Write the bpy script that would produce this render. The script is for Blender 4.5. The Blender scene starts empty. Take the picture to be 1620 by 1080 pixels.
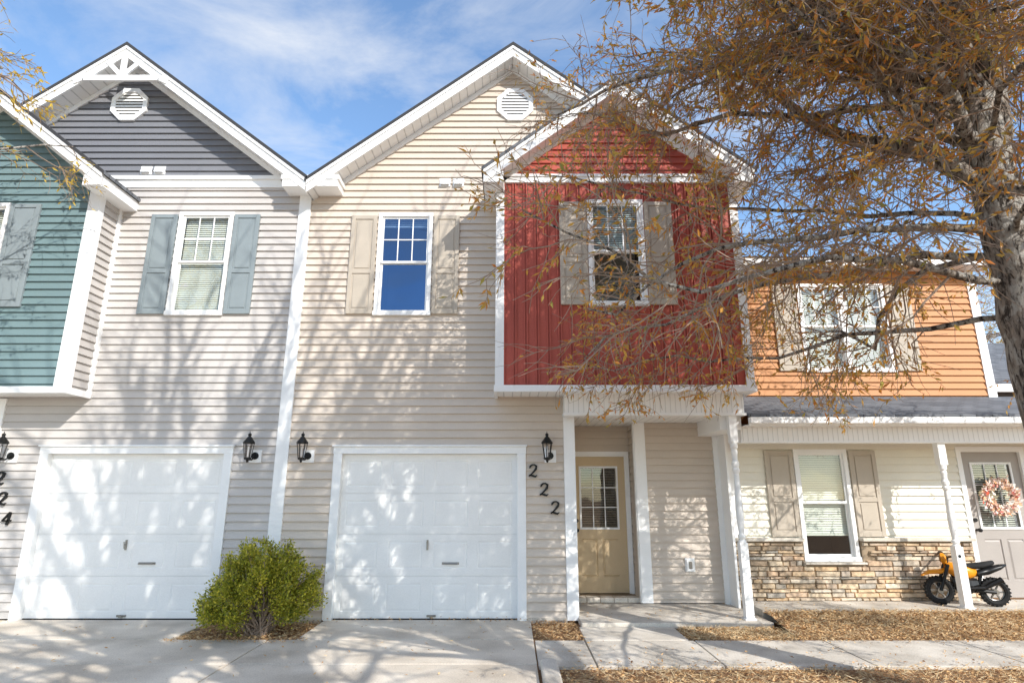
import bpy, math, random
from mathutils import Vector, Matrix
R=math.radians
rnd=random.Random(7)
scene=bpy.context.scene
COL=scene.collection

# ---------------------------------------------------------------- materials
def newmat(name):
    m=bpy.data.materials.new(name); m.use_nodes=True
    nt=m.node_tree; b=nt.nodes['Principled BSDF']
    return m,nt,b
def N(nt,t,**kw):
    n=nt.nodes.new(t)
    for k,v in kw.items(): setattr(n,k,v)
    return n
def mat(name,base,rough=.55,var=.12,scale=3.0,fine=60,bump=.02,dirt=None,stretch=(1,1,1),metal=0,spec=.3):
    m,nt,b=newmat(name); L=nt.links
    tc=N(nt,'ShaderNodeTexCoord'); mp=N(nt,'ShaderNodeMapping'); mp.inputs['Scale'].default_value=stretch
    L.new(tc.outputs['Object'],mp.inputs['Vector'])
    n1=N(nt,'ShaderNodeTexNoise'); n1.inputs['Scale'].default_value=scale; n1.inputs['Detail'].default_value=6
    n2=N(nt,'ShaderNodeTexNoise'); n2.inputs['Scale'].default_value=fine; n2.inputs['Detail'].default_value=3
    L.new(mp.outputs[0],n1.inputs['Vector']); L.new(mp.outputs[0],n2.inputs['Vector'])
    cr=N(nt,'ShaderNodeValToRGB'); e=cr.color_ramp.elements
    lo=dirt if dirt else tuple(c*(1-var) for c in base); hi=tuple(min(1,c*(1+var*.6)) for c in base)
    e[0].position=.32; e[0].color=(*lo,1); e[1].position=.68; e[1].color=(*hi,1)
    mx=N(nt,'ShaderNodeMath',operation='MULTIPLY_ADD'); mx.inputs[1].default_value=.35
    L.new(n2.outputs['Fac'],mx.inputs[0])
    m2=N(nt,'ShaderNodeMath',operation='MULTIPLY'); m2.inputs[1].default_value=.65
    L.new(n1.outputs['Fac'],m2.inputs[0]); L.new(m2.outputs[0],mx.inputs[2])
    L.new(mx.outputs[0],cr.inputs[0]); L.new(cr.outputs[0],b.inputs['Base Color'])
    b.inputs['Roughness'].default_value=rough; b.inputs['Metallic'].default_value=metal
    b.inputs['Specular IOR Level'].default_value=spec
    if bump:
        bp=N(nt,'ShaderNodeBump'); bp.inputs['Strength'].default_value=min(1,bump*10); bp.inputs['Distance'].default_value=bump*.1
        L.new(n2.outputs['Fac'],bp.inputs['Height']); L.new(bp.outputs[0],b.inputs['Normal'])
    return m
def groove_mat(name,base,axis=0,pitch=.1,rough=.5,dark=.55):
    m,nt,b=newmat(name); L=nt.links
    g=N(nt,'ShaderNodeNewGeometry'); s=N(nt,'ShaderNodeSeparateXYZ'); L.new(g.outputs['Position'],s.inputs[0])
    d=N(nt,'ShaderNodeMath',operation='DIVIDE'); d.inputs[1].default_value=pitch; L.new(s.outputs[axis],d.inputs[0])
    f=N(nt,'ShaderNodeMath',operation='FRACT'); L.new(d.outputs[0],f.inputs[0])
    cr=N(nt,'ShaderNodeValToRGB'); e=cr.color_ramp.elements
    e[0].position=0; e[0].color=(*[c*dark for c in base],1); e[1].position=.16; e[1].color=(*base,1)
    L.new(f.outputs[0],cr.inputs[0]); L.new(cr.outputs[0],b.inputs['Base Color'])
    bp=N(nt,'ShaderNodeBump'); bp.inputs['Distance'].default_value=.006; L.new(cr.outputs[0],bp.inputs['Height']); L.new(bp.outputs[0],b.inputs['Normal'])
    b.inputs['Roughness'].default_value=rough
    return m
def island_mat(name,cols,rough=.7,transl=0,noise=0,spec=.2,bump=0):
    m,nt,b=newmat(name); L=nt.links
    g=N(nt,'ShaderNodeNewGeometry'); cr=N(nt,'ShaderNodeValToRGB'); cr.color_ramp.interpolation='LINEAR'
    els=cr.color_ramp.elements
    n=len(cols)
    els[0].position=0; els[0].color=(*cols[0],1); els[1].position=1; els[1].color=(*cols[-1],1)
    for i in range(1,n-1):
        x=els.new(i/(n-1)); x.color=(*cols[i],1)
    L.new(g.outputs['Random Per Island'],cr.inputs[0])
    out=cr.outputs[0]
    if noise:
        tc=N(nt,'ShaderNodeTexCoord'); nn=N(nt,'ShaderNodeTexNoise'); nn.inputs['Scale'].default_value=noise; nn.inputs['Detail'].default_value=5
        L.new(tc.outputs['Object'],nn.inputs['Vector'])
        mm=N(nt,'ShaderNodeMapRange'); mm.inputs[1].default_value=.3; mm.inputs[2].default_value=.7; mm.inputs[3].default_value=.6; mm.inputs[4].default_value=1.25
        L.new(nn.outputs['Fac'],mm.inputs[0])
        vm=N(nt,'ShaderNodeVectorMath',operation='SCALE'); L.new(out,vm.inputs[0]); L.new(mm.outputs[0],vm.inputs['Scale']); out=vm.outputs[0]
        if bump:
            bp=N(nt,'ShaderNodeBump'); bp.inputs['Distance'].default_value=bump; L.new(nn.outputs['Fac'],bp.inputs['Height']); L.new(bp.outputs[0],b.inputs['Normal'])
    L.new(out,b.inputs['Base Color']); b.inputs['Roughness'].default_value=rough; b.inputs['Specular IOR Level'].default_value=spec
    if transl:
        t=N(nt,'ShaderNodeBsdfTranslucent'); L.new(out,t.inputs['Color'])
        ms=N(nt,'ShaderNodeMixShader'); ms.inputs[0].default_value=transl
        L.new(b.outputs[0],ms.inputs[1]); L.new(t.outputs[0],ms.inputs[2]); L.new(ms.outputs[0],nt.nodes['Material Output'].inputs['Surface'])
    return m

M={}
M['beige']=mat('beige_vinyl',(.64,.555,.47),var=.12,scale=1.2,bump=.01,stretch=(1,1,2))
M['gray']=mat('gray_vinyl',(.545,.51,.48),var=.12,scale=1.2,bump=.01,stretch=(1,1,2))
M['darkgray']=mat('dark_and_shaded_gray_vinyl',(.195,.197,.213),var=.1,scale=1.2,bump=.01)  # painted shade on the gray gable; far townhouse's own dark gray
M['teal']=mat('teal_vinyl',(.165,.24,.25),var=.1,scale=1.2,bump=.01)
M['red']=mat('red_vinyl',(.46,.10,.07),var=.2,scale=1.5,bump=.01)
M['orange']=mat('orange_vinyl',(.53,.235,.085),var=.12,scale=1.5,bump=.01)
M['yellow']=mat('cream_vinyl',(.84,.795,.68),var=.08,scale=1.5,bump=.01)
M['white']=mat('white_trim',(.90,.895,.88),var=.06,scale=2,bump=.004,rough=.45)
M['garage']=mat('garage_door_paint',(.89,.875,.845),var=.08,scale=1.6,bump=.004,rough=.4)
M['soffit']=groove_mat('white_soffit_x',(.86,.85,.83),0,.12)
M['bead']=groove_mat('white_beadboard',(.88,.87,.85),0,.07,dark=.6)
M['taupe']=mat('taupe_shutter',(.50,.435,.355),var=.12,bump=.008)
M['bluegray']=mat('blue_gray_shutter',(.245,.285,.30),var=.12,bump=.008)
M['doortan']=mat('tan_door',(.62,.47,.29),var=.08,bump=.004,rough=.4)
M['doorgray']=mat('taupe_door',(.40,.36,.33),var=.08,bump=.004,rough=.4)
M['darkblind']=mat('brown_blind',(.30,.24,.17),var=.08,bump=0,rough=.6)
M['black']=mat('black_metal',(.012,.012,.012),var=.2,bump=.004,rough=.35)
M['metal']=mat('worn_metal',(.35,.33,.30),var=.2,bump=.004,rough=.35,metal=.8)
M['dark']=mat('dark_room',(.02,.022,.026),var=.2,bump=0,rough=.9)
M['blind']=mat('window_blind',(.80,.79,.70),var=.04,bump=0,rough=.6)
M['concrete']=mat('concrete',(.80,.715,.60),var=.2,scale=1.4,fine=70,bump=.04,rough=.85,dirt=(.43,.365,.29))
M['concrete2']=mat('sidewalk_concrete',(.72,.66,.575),var=.2,scale=2.2,fine=70,bump=.04,rough=.85,dirt=(.39,.345,.285))
M['ground']=mat('mulch_soil',(.38,.22,.11),var=.5,scale=14,fine=80,bump=.2,rough=.95,dirt=(.18,.09,.045))
M['asphalt']=mat('asphalt',(.18,.175,.17),var=.2,scale=2,fine=120,bump=.05,rough=.9)
M['twig']=mat('twig_bark',(.34,.255,.195),var=.3,bump=0,rough=.85)
M['orangeplastic']=mat('orange_plastic',(.78,.30,.02),var=.05,bump=0,rough=.3)
M['rubber']=mat('rubber',(.02,.02,.02),var=.2,bump=.01,rough=.8)
M['mortar']=mat('mortar',(.33,.25,.17),var=.2,bump=.05,rough=.95)
M['stone']=island_mat('ledge_stone',[(.62,.42,.24),(.74,.60,.43),(.40,.30,.21),(.68,.50,.32),(.46,.42,.36),(.58,.40,.26),(.76,.66,.52),(.36,.27,.20)],rough=.85,noise=14,bump=.01)
LEAFC=[(.28,.27,.06),(.66,.29,.05),(.40,.34,.08),(.74,.38,.07),(.62,.21,.045),(.52,.36,.08),(.80,.48,.10),(.54,.22,.05)]
M['leaf']=island_mat('autumn_leaf',LEAFC,rough=.4,transl=.4,spec=.45)
M['goldleaf']=island_mat('golden_leaf',[(.70,.48,.07),(.76,.54,.10),(.60,.36,.06),(.5,.42,.08)],rough=.5,transl=.4)
M['litter']=island_mat('fallen_leaf',[(.56,.31,.13),(.72,.48,.24),(.32,.15,.06),(.78,.57,.32),(.60,.33,.13)],rough=.8)
M['straw']=island_mat('dry_straw',[(.68,.51,.29),(.80,.65,.41),(.52,.37,.19)],rough=.8)
M['shrubleaf']=island_mat('shrub_leaf',[(.20,.24,.025),(.52,.50,.05),(.08,.12,.015),(.78,.66,.08),(.34,.36,.04)],rough=.35,transl=.35,spec=.5)
M['wreathleaf']=island_mat('wreath_leaf',[(.85,.80,.74),(.70,.26,.08),(.86,.82,.76),(.55,.08,.04),(.85,.8,.74),(.75,.40,.16),(.84,.76,.68)],rough=.7)
def barkmat():
    m,nt,b=newmat('tree_bark'); L=nt.links
    tc=N(nt,'ShaderNodeTexCoord'); mp=N(nt,'ShaderNodeMapping'); mp.inputs['Scale'].default_value=(1,1,.30); L.new(tc.outputs['Object'],mp.inputs['Vector'])
    a=N(nt,'ShaderNodeTexNoise'); a.inputs['Scale'].default_value=26; a.inputs['Detail'].default_value=7; a.inputs['Roughness'].default_value=.7; a.inputs['Distortion'].default_value=.5; L.new(mp.outputs[0],a.inputs['Vector'])
    c=N(nt,'ShaderNodeTexNoise'); c.inputs['Scale'].default_value=8; c.inputs['Detail'].default_value=5; L.new(tc.outputs['Object'],c.inputs['Vector'])
    r=N(nt,'ShaderNodeValToRGB'); e=r.color_ramp.elements; e[0].position=.41; e[0].color=(.07,.055,.045,1); e[1].position=.54; e[1].color=(.50,.42,.345,1); L.new(a.outputs['Fac'],r.inputs[0])
    r2=N(nt,'ShaderNodeValToRGB'); e=r2.color_ramp.elements; e[0].position=.47; e[0].color=(0,0,0,1); e[1].position=.55; e[1].color=(.9,.9,.9,1); L.new(c.outputs['Fac'],r2.inputs[0])
    r3=N(nt,'ShaderNodeValToRGB'); e=r3.color_ramp.elements; e[0].position=.44; e[1].position=.53; L.new(a.outputs['Fac'],r3.inputs[0])
    mu=N(nt,'ShaderNodeMath',operation='MULTIPLY'); L.new(r2.outputs[0],mu.inputs[0]); L.new(r3.outputs[0],mu.inputs[1])
    mx=N(nt,'ShaderNodeMix',data_type='RGBA'); L.new(mu.outputs[0],mx.inputs[0]); L.new(r.outputs[0],mx.inputs[6]); mx.inputs[7].default_value=(.68,.65,.59,1)
    L.new(mx.outputs[2],b.inputs['Base Color']); b.inputs['Roughness'].default_value=.9
    bp=N(nt,'ShaderNodeBump'); bp.inputs['Distance'].default_value=.10; L.new(a.outputs['Fac'],bp.inputs['Height']); L.new(bp.outputs[0],b.inputs['Normal'])
    return m
M['bark']=barkmat()
def shingle():
    m,nt,b=newmat('asphalt_shingle'); L=nt.links
    tc=N(nt,'ShaderNodeTexCoord'); br=N(nt,'ShaderNodeTexBrick'); br.inputs['Scale'].default_value=1
    br.inputs['Brick Width'].default_value=.22; br.inputs['Row Height'].default_value=.13; br.inputs['Mortar Size'].default_value=.006
    br.inputs['Color1'].default_value=(.16,.17,.185,1); br.inputs['Color2'].default_value=(.25,.26,.28,1); br.inputs['Mortar'].default_value=(.06,.06,.065,1)
    L.new(tc.outputs['Object'],br.inputs['Vector'])
    nn=N(nt,'ShaderNodeTexNoise'); nn.inputs['Scale'].default_value=120; L.new(tc.outputs['Object'],nn.inputs['Vector'])
    mx=N(nt,'ShaderNodeMix',data_type='RGBA',blend_type='MULTIPLY'); mx.inputs[0].default_value=.6
    L.new(br.outputs['Color'],mx.inputs[6]); L.new(nn.outputs['Fac'],mx.inputs[7]); L.new(mx.outputs[2],b.inputs['Base Color'])
    b.inputs['Roughness'].default_value=.9
    bp=N(nt,'ShaderNodeBump'); bp.inputs['Distance'].default_value=.01; L.new(br.outputs['Color'],bp.inputs['Height']); L.new(bp.outputs[0],b.inputs['Normal'])
    return m
M['shingle']=shingle()
def glass(name,tint,refl,gc=(.9,.9,.9)):
    m,nt,b=newmat(name); L=nt.links
    t=N(nt,'ShaderNodeBsdfTransparent'); t.inputs[0].default_value=(*tint,1)
    g=N(nt,'ShaderNodeBsdfGlossy'); g.inputs['Roughness'].default_value=.02; g.inputs['Color'].default_value=(*gc,1)
    ms=N(nt,'ShaderNodeMixShader'); lw=N(nt,'ShaderNodeLayerWeight'); lw.inputs[0].default_value=.5
    pw=N(nt,'ShaderNodeMath',operation='POWER'); pw.inputs[1].default_value=4; L.new(lw.outputs['Facing'],pw.inputs[0])
    ma=N(nt,'ShaderNodeMath',operation='MULTIPLY_ADD'); ma.inputs[1].default_value=.8; ma.inputs[2].default_value=refl; ma.use_clamp=True; L.new(pw.outputs[0],ma.inputs[0])
    L.new(ma.outputs[0],ms.inputs[0]); L.new(t.outputs[0],ms.inputs[1]); L.new(g.outputs[0],ms.inputs[2])
    tc=N(nt,'ShaderNodeTexCoord'); nn=N(nt,'ShaderNodeTexNoise'); nn.inputs['Scale'].default_value=1.5; L.new(tc.outputs['Object'],nn.inputs['Vector'])
    bp=N(nt,'ShaderNodeBump'); bp.inputs['Distance'].default_value=.01; bp.inputs['Strength'].default_value=.3; L.new(nn.outputs['Fac'],bp.inputs['Height']); L.new(bp.outputs[0],g.inputs['Normal'])
    L.new(ms.outputs[0],nt.nodes['Material Output'].inputs['Surface'])
    return m
M['glass']=glass('window_glass',(.74,.84,.90),.12)
M['glassblue']=glass('sky_reflection_blue_glass',(.5,.62,.78),.24,(.30,.50,.85))  # blue sky reflection put into the tint and gloss colour
M['glassclear']=glass('clear_window_glass',(.92,.96,.95),.10)
M['lampglass']=glass('lantern_glass',(.9,.9,.9),.1)

# ---------------------------------------------------------------- mesh builder
class MB:
    def __init__(s): s.v=[]; s.f=[]; s.m=[]; s.mats=[]; s.cur=0; s.smooth=False
    def use(s,k):
        if k not in s.mats: s.mats.append(k)
        s.cur=s.mats.index(k); return s
    def face(s,pts):
        i=len(s.v); s.v.extend([tuple(p) for p in pts]); s.f.append(tuple(range(i,i+len(pts)))); s.m.append(s.cur)
    def box(s,x0,x1,y0,y1,z0,z1):
        i=len(s.v)
        s.v.extend([(x0,y0,z0),(x1,y0,z0),(x1,y1,z0),(x0,y1,z0),(x0,y0,z1),(x1,y0,z1),(x1,y1,z1),(x0,y1,z1)])
        for q in ((0,1,5,4),(1,2,6,5),(2,3,7,6),(3,0,4,7),(4,5,6,7),(3,2,1,0)):
            s.f.append(tuple(i+k for k in q)); s.m.append(s.cur)
    def prism(s,poly,y0,y1):
        i=len(s.v); n=len(poly)
        s.v.extend([(p[0],y0,p[1]) for p in poly]); s.v.extend([(p[0],y1,p[1]) for p in poly])
        s.f.append(tuple(i+k for k in range(n))); s.m.append(s.cur)
        s.f.append(tuple(i+n+k for k in reversed(range(n)))); s.m.append(s.cur)
        for k in range(n):
            k2=(k+1)%n; s.f.append((i+k,i+n+k,i+n+k2,i+k2)); s.m.append(s.cur)
    def chevron(s,cx,half,pz,slope,dtop,dbot,y0,y1):
        e=slope*half
        for sg in (-1,1):
            s.prism([(cx,pz+dtop),(cx,pz+dbot),(cx+sg*half,pz-e+dbot),(cx+sg*half,pz-e+dtop)],y0,y1)
    def tube(s,pts,rad,sides=6,cap=True):
        base=len(s.v); n=len(pts); prev=None
        for k in range(n):
            p=Vector(pts[k])
            d=(Vector(pts[min(k+1,n-1)])-Vector(pts[max(k-1,0)]))
            if d.length<1e-9: d=Vector((0,0,1))
            d.normalize()
            if prev is None:
                a=d.cross(Vector((0,0,1)) if abs(d.z)<.9 else Vector((1,0,0))).normalized()
            else:
                a=(prev-d*prev.dot(d))
                a=a.normalized() if a.length>1e-6 else d.orthogonal().normalized()
            prev=a; b=d.cross(a); r=rad[k] if hasattr(rad,'__len__') else rad
            for j in range(sides):
                t=2*math.pi*j/sides; q=p+(a*math.cos(t)+b*math.sin(t))*r
                s.v.append((q.x,q.y,q.z))
        for k in range(n-1):
            for j in range(sides):
                j2=(j+1)%sides
                s.f.append((base+k*sides+j,base+k*sides+j2,base+(k+1)*sides+j2,base+(k+1)*sides+j)); s.m.append(s.cur)
        if cap:
            s.f.append(tuple(base+j for j in reversed(range(sides)))); s.m.append(s.cur)
            s.f.append(tuple(base+(n-1)*sides+j for j in range(sides))); s.m.append(s.cur)
    def lathe(s,cx,cy,prof,sides=16):
        s.tube([(cx,cy,z) for z,r in prof],[r for z,r in prof],sides)
    def leaf(s,p,d,n,l,w):
        side=d.cross(n)
        if side.length<1e-6: side=Vector((1,0,0))
        side.normalize(); nn=side.cross(d)
        m=p+d*(l*.45)
        i=len(s.v)
        for q in (p,m+side*(w*.5)+nn*(w*.15),p+d*l,m-side*(w*.5)+nn*(w*.15)): s.v.append((q.x,q.y,q.z))
        s.f.append((i,i+1,i+2,i+3)); s.m.append(s.cur)

WO={}
def make(mb,name,parent=None,smooth=False,origin=None,label=None,category=None,kind=None,group=None,bevel=0):
    v=mb.v
    if origin is None:
        xs=[p[0] for p in v]; ys=[p[1] for p in v]; zs=[p[2] for p in v]
        origin=((min(xs)+max(xs))/2,(min(ys)+max(ys))/2,min(zs))
    o=Vector(origin)
    me=bpy.data.meshes.new(name)
    me.from_pydata([(p[0]-o.x,p[1]-o.y,p[2]-o.z) for p in v],[],mb.f)
    for k in mb.mats: me.materials.append(M[k])
    me.polygons.foreach_set('material_index',mb.m)
    if smooth: me.polygons.foreach_set('use_smooth',[True]*len(me.polygons))
    me.update()
    ob=bpy.data.objects.new(name,me); COL.objects.link(ob)
    if parent is not None:
        ob.parent=parent; ob.location=o-WO[parent.name]
    else: ob.location=o
    WO[ob.name]=o
    if bevel:
        b=ob.modifiers.new('bevel','BEVEL'); b.width=bevel; b.segments=2; b.limit_method='ANGLE'
    if label: ob['label']=label
    if category: ob['category']=category
    if kind: ob['kind']=kind
    if group: ob['group']=group
    return ob
def empty(name,loc,label,category,group=None):
    e=bpy.data.objects.new(name,None); COL.objects.link(e); e.location=loc; e.empty_display_size=.3
    e['label']=label; e['category']=category
    if group: e['group']=group
    WO[e.name]=Vector(loc); return e

# ---------------------------------------------------------------- siding
def front(Y): return lambda u,off,z:(u,Y-off,z)
def lap(mb,fr,z0,z1,xl,xr,holes=(),expo=.112,t=.027,start=0.0):
    zs=set([z0,z1]); z=start
    while z<z1:
        if z>z0: zs.add(z)
        z+=expo
    for h in holes:
        for q in (h[2],h[3]):
            if z0<q<z1: zs.add(q)
    zs=sorted(zs)
    def off(z,cs): return t*(1-(z-cs)/expo)+.001
    for a,b in zip(zs[:-1],zs[1:]):
        if b-a<1e-5: continue
        cs=start+math.floor((a-start)/expo+1e-6)*expo
        oa,ob=off(a,cs),off(b,cs)
        la,lb,ra,rb=xl(a),xl(b),xr(a),xr(b)
        if ra-la<.01: continue
        if rb<lb: rb=lb=(rb+lb)/2
        cuts=sorted([(h[0],h[1]) for h in holes if h[2]<=a+1e-6 and h[3]>=b-1e-6])
        cur=None; parts=[]
        for c in cuts: parts.append((cur,c[0])); cur=c[1]
        parts.append((cur,None))
        for p,q in parts:
            A0=la if p is None else max(p,la); B0=lb if p is None else max(p,lb)
            A1=ra if q is None else min(q,ra); B1=rb if q is None else min(q,rb)
            if A1<=A0 and B1<=B0: continue
            B1=max(B1,B0); A1=max(A1,A0)
            mb.face([fr(A0,oa,a),fr(A1,oa,a),fr(B1,ob,b),fr(B0,ob,b)])
            if abs(a-cs)<1e-5:
                mb.face([fr(A0,0,a),fr(A1,0,a),fr(A1,oa,a),fr(A0,oa,a)])
C=lambda c:(lambda z:c)

def window(house,x0,x1,z0,z1,Y,blinds='full',grille=(3,2),cols=1,label=None,gl='glass'):
    mb=MB().use('white'); w=.055
    mb.box(x0,x0+w,Y-.038,Y+.06,z0,z1); mb.box(x1-w,x1,Y-.038,Y+.06,z0,z1)
    mb.box(x0+w,x1-w,Y-.037,Y+.06,z1-w,z1); mb.box(x0-.01,x1+.01,Y-.055,Y+.06,z0-.02,z0+w-.012)
    panes=[]
    iw=(x1-x0-2*w)/cols; zm=(z0+z1)/2
    for c in range(cols):
        a=x0+w+iw*c; b=a+iw
        if c>0: mb.box(a-.045,a+.045,Y-.033,Y+.058,z0+w,z1-w)
        al=a+(.045 if c>0 else 0); br=b-(.045 if c<cols-1 else 0)
        s=.032
        for (zz0,zz1,yy) in ((zm,z1-w,Y-.008),(z0+w-.012,zm+.02,Y+.022)):
            mb.box(al,al+s,yy,yy+.025,zz0,zz1); mb.box(br-s,br,yy,yy+.025,zz0,zz1)
            mb.box(al+s,br-s,yy+.001,yy+.025,zz1-s,zz1); mb.box(al+s,br-s,yy+.001,yy+.025,zz0,zz0+s)
            panes.append((al+s,br-s,yy+.014,zz0+s,zz1-s))
        gx,gz=grille
        ua,ub,uy,uz0,uz1=panes[-2]
        for i in range(1,gx):
            xx=ua+(ub-ua)*i/gx; mb.box(xx-.008,xx+.008,uy-.008,uy-.002,uz0,uz1)
        for i in range(1,gz):
            zz=uz0+(uz1-uz0)*i/gz; mb.box(ua,ub,uy-.009,uy-.003,zz-.008,zz+.008)
    win=make(mb,'window',house,label=label)
    g=MB().use(gl)
    for a,b,y,c,d in panes: g.face([(a,y,c),(b,y,c),(b,y,d),(a,y,d)])
    make(g,'window_pane',win)
    bl=MB().use('blind'); bot={'full':z0+w,'half':zm+.05,'top':z1-w-.12,'most':z0+.35}[blinds]
    z=z1-w
    while z>bot:
        bl.face([(x0+w+.01,Y+.075,z-.034),(x1-w-.01,Y+.075,z-.034),(x1-w-.01,Y+.093,z-.002),(x0+w+.01,Y+.093,z-.002)])
        z-=.034
    bl.box(x0+w+.01,x1-w-.01,Y+.07,Y+.1,bot-.02,bot)
    make(bl,'window_blind',win)
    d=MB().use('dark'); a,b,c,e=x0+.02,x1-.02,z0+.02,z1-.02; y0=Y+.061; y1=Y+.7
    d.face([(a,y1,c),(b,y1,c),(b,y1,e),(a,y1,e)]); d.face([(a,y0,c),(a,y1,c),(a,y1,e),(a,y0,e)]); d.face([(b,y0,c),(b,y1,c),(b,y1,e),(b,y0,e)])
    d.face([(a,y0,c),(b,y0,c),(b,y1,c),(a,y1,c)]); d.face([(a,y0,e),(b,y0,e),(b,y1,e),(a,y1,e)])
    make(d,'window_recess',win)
def hole(x0,x1,z0,z1): return (x0+.02,x1-.02,z0+.02,z1-.02)

def shutter(house,x0,x1,z0,z1,Y,m):
    mb=MB().use(m); y0=Y-.05; y1=Y-.012
    mb.box(x0+.02,x1-.02,y0+.014,y1,z0+.02,z1-.02)
    w=.06
    mb.box(x0,x0+w,y0,y1,z0,z1); mb.box(x1-w,x1,y0,y1,z0,z1)
    zm=z0+(z1-z0)*.42
    for a,b in ((z0,z0+w*1.2),(zm-w*.5,zm+w*.5),(z1-w,z1)): mb.box(x0+w,x1-w,y0+.0005,y1,a,b)
    for a,b in ((z0+w*1.2,zm-w*.5),(zm+w*.5,z1-w)):
        c,d=x0+w+.025,x1-w-.025; e,f=a+.025,b-.025
        mb.box(c,d,y0+.004,y1-.01,e,f)
    make(mb,'shutter',house,bevel=.004)

def panel_grid(mb,x0,x1,z0,z1,nx,nz,Y,depth,mx,mz):
    cw=(x1-x0)/nx; ch=(z1-z0)/nz
    for j in range(nz):
        for i in range(nx):
            a=x0+cw*i; b=a+cw; c=z0+ch*j; d=c+ch
            r=[(a,c,b,d,0),(a+mx,c+mz,b-mx,d-mz,0),(a+mx+.012,c+mz+.012,b-mx-.012,d-mz-.012,depth),(a+mx+.035,c+mz+.035,b-mx-.035,d-mz-.035,depth*.1)]
            for p,q in zip(r[:-1],r[1:]):
                P=[(p[0],Y+p[4],p[1]),(p[2],Y+p[4],p[1]),(p[2],Y+p[4],p[3]),(p[0],Y+p[4],p[3])]
                Q=[(q[0],Y+q[4],q[1]),(q[2],Y+q[4],q[1]),(q[2],Y+q[4],q[3]),(q[0],Y+q[4],q[3])]
                for k in range(4):
                    k2=(k+1)%4; mb.face([P[k],P[k2],Q[k2],Q[k]])
            q=r[-1]; mb.face([(q[0],Y+q[4],q[1]),(q[2],Y+q[4],q[1]),(q[2],Y+q[4],q[3]),(q[0],Y+q[4],q[3])])

def garage(house,x0,x1,zt,Y):
    mb=MB().use('garage'); yd=Y+.05
    h=zt/4
    for j in range(4):
        panel_grid(mb,x0,x1,j*h+.003,(j+1)*h-.003,4,1,yd,.004,.07,.09)
        mb.face([(x0,yd+.008,(j+1)*h-.003),(x1,yd+.008,(j+1)*h-.003),(x1,yd+.008,(j+1)*h+.003),(x0,yd+.008,(j+1)*h+.003)])
        mb.face([(x0,yd,(j+1)*h-.003),(x1,yd,(j+1)*h-.003),(x1,yd+.008,(j+1)*h-.003),(x0,yd+.008,(j+1)*h-.003)])
    mb.box(x0,x1,yd+.03,yd+.05,0,zt)
    gd=make(mb,'garage_door',house)
    hb=MB().use('rubber'); hb.box(x0,x1,yd-.004,yd+.02,-.012,.012); make(hb,'bottom_seal',gd)
    xm=(x0+x1)/2
    k=MB().use('metal'); k.box(xm-.012,xm+.012,yd-.012,yd,.86,.99); k.tube([(xm,yd-.01,.93),(xm,yd-.05,.93)],.008,8); k.tube([(xm-.005,yd-.05,.97),(xm+.008,yd-.05,.88)],.008,8); make(k,'lock_handle',gd)
    k=MB().use('metal'); xa=xm+.22; k.tube([(xa,yd,.69),(xa,yd-.04,.69),(xa+.19,yd-.04,.69),(xa+.19,yd,.69)],.008,8); k.box(xa-.02,xa+.21,yd-.003,yd,.675,.705); make(k,'lift_handle',gd)
    k=MB().use('metal'); k.box(xm+.02,xm+.14,yd-.02,yd-.0045,.03,.055); k.box(xm+.06,xm+.1,yd-.04,yd-.02,.025,.05); make(k,'foot_handle',gd)
    t=MB().use('white'); w=.12
    t.box(x0-w,x0,Y-.04,Y+.1,0,zt); t.box(x1,x1+w,Y-.04,Y+.1,0,zt); t.box(x0-w-.005,x1+w+.005,Y-.043,Y+.1,zt,zt+.095); t.box(x0-w-.02,x1+w+.02,Y-.07,Y,zt+.095,zt+.12)
    make(t,'garage_trim',house,bevel=.004)

def lantern(house,x,z,Y):
    mb=MB().use('white'); mb.box(x-.03,x+.13,Y-.035,Y,z-.19,z-.02)
    m2=mb; m2.use('black')
    yc=Y-.17
    m2.tube([(x+.045,Y-.05,z-.10),(x+.045,Y-.03,z-.10)],.05,12)
    m2.tube([(x+.045,Y-.05,z-.10),(x+.03,Y-.10,z-.155),(x,yc,z-.16)],.011,8)
    m2.lathe(x,yc,[(z-.20,.004),(z-.185,.015),(z-.165,.02),(z-.155,.045),(z-.14,.05),(z-.13,.05)],8)
    for i in range(6):
        t=math.pi*2*i/6+.3
        m2.tube([(x+.042*math.cos(t),yc+.042*math.sin(t),z-.13),(x+.068*math.cos(t),yc+.068*math.sin(t),z+.06)],.005,4)
    m2.lathe(x,yc,[(z+.055,.075),(z+.07,.08),(z+.085,.072),(z+.12,.045),(z+.145,.03),(z+.15,.02),(z+.165,.018),(z+.175,.026),(z+.19,.02),(z+.20,.006),(z+.225,.002)],12)
    lt=make(m2,'wall_lantern',house)
    g=MB().use('lampglass'); g.lathe(x,yc,[(z-.13,.036),(z+.058,.062)],6); make(g,'lamp_glass',lt)
    b=MB().use('white'); b.lathe(x,yc,[(z-.12,.012),(z-.04,.012),(z-.03,.007),(z+.01,.008),(z+.03,.002)],8); make(b,'candle_bulb',lt)

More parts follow.
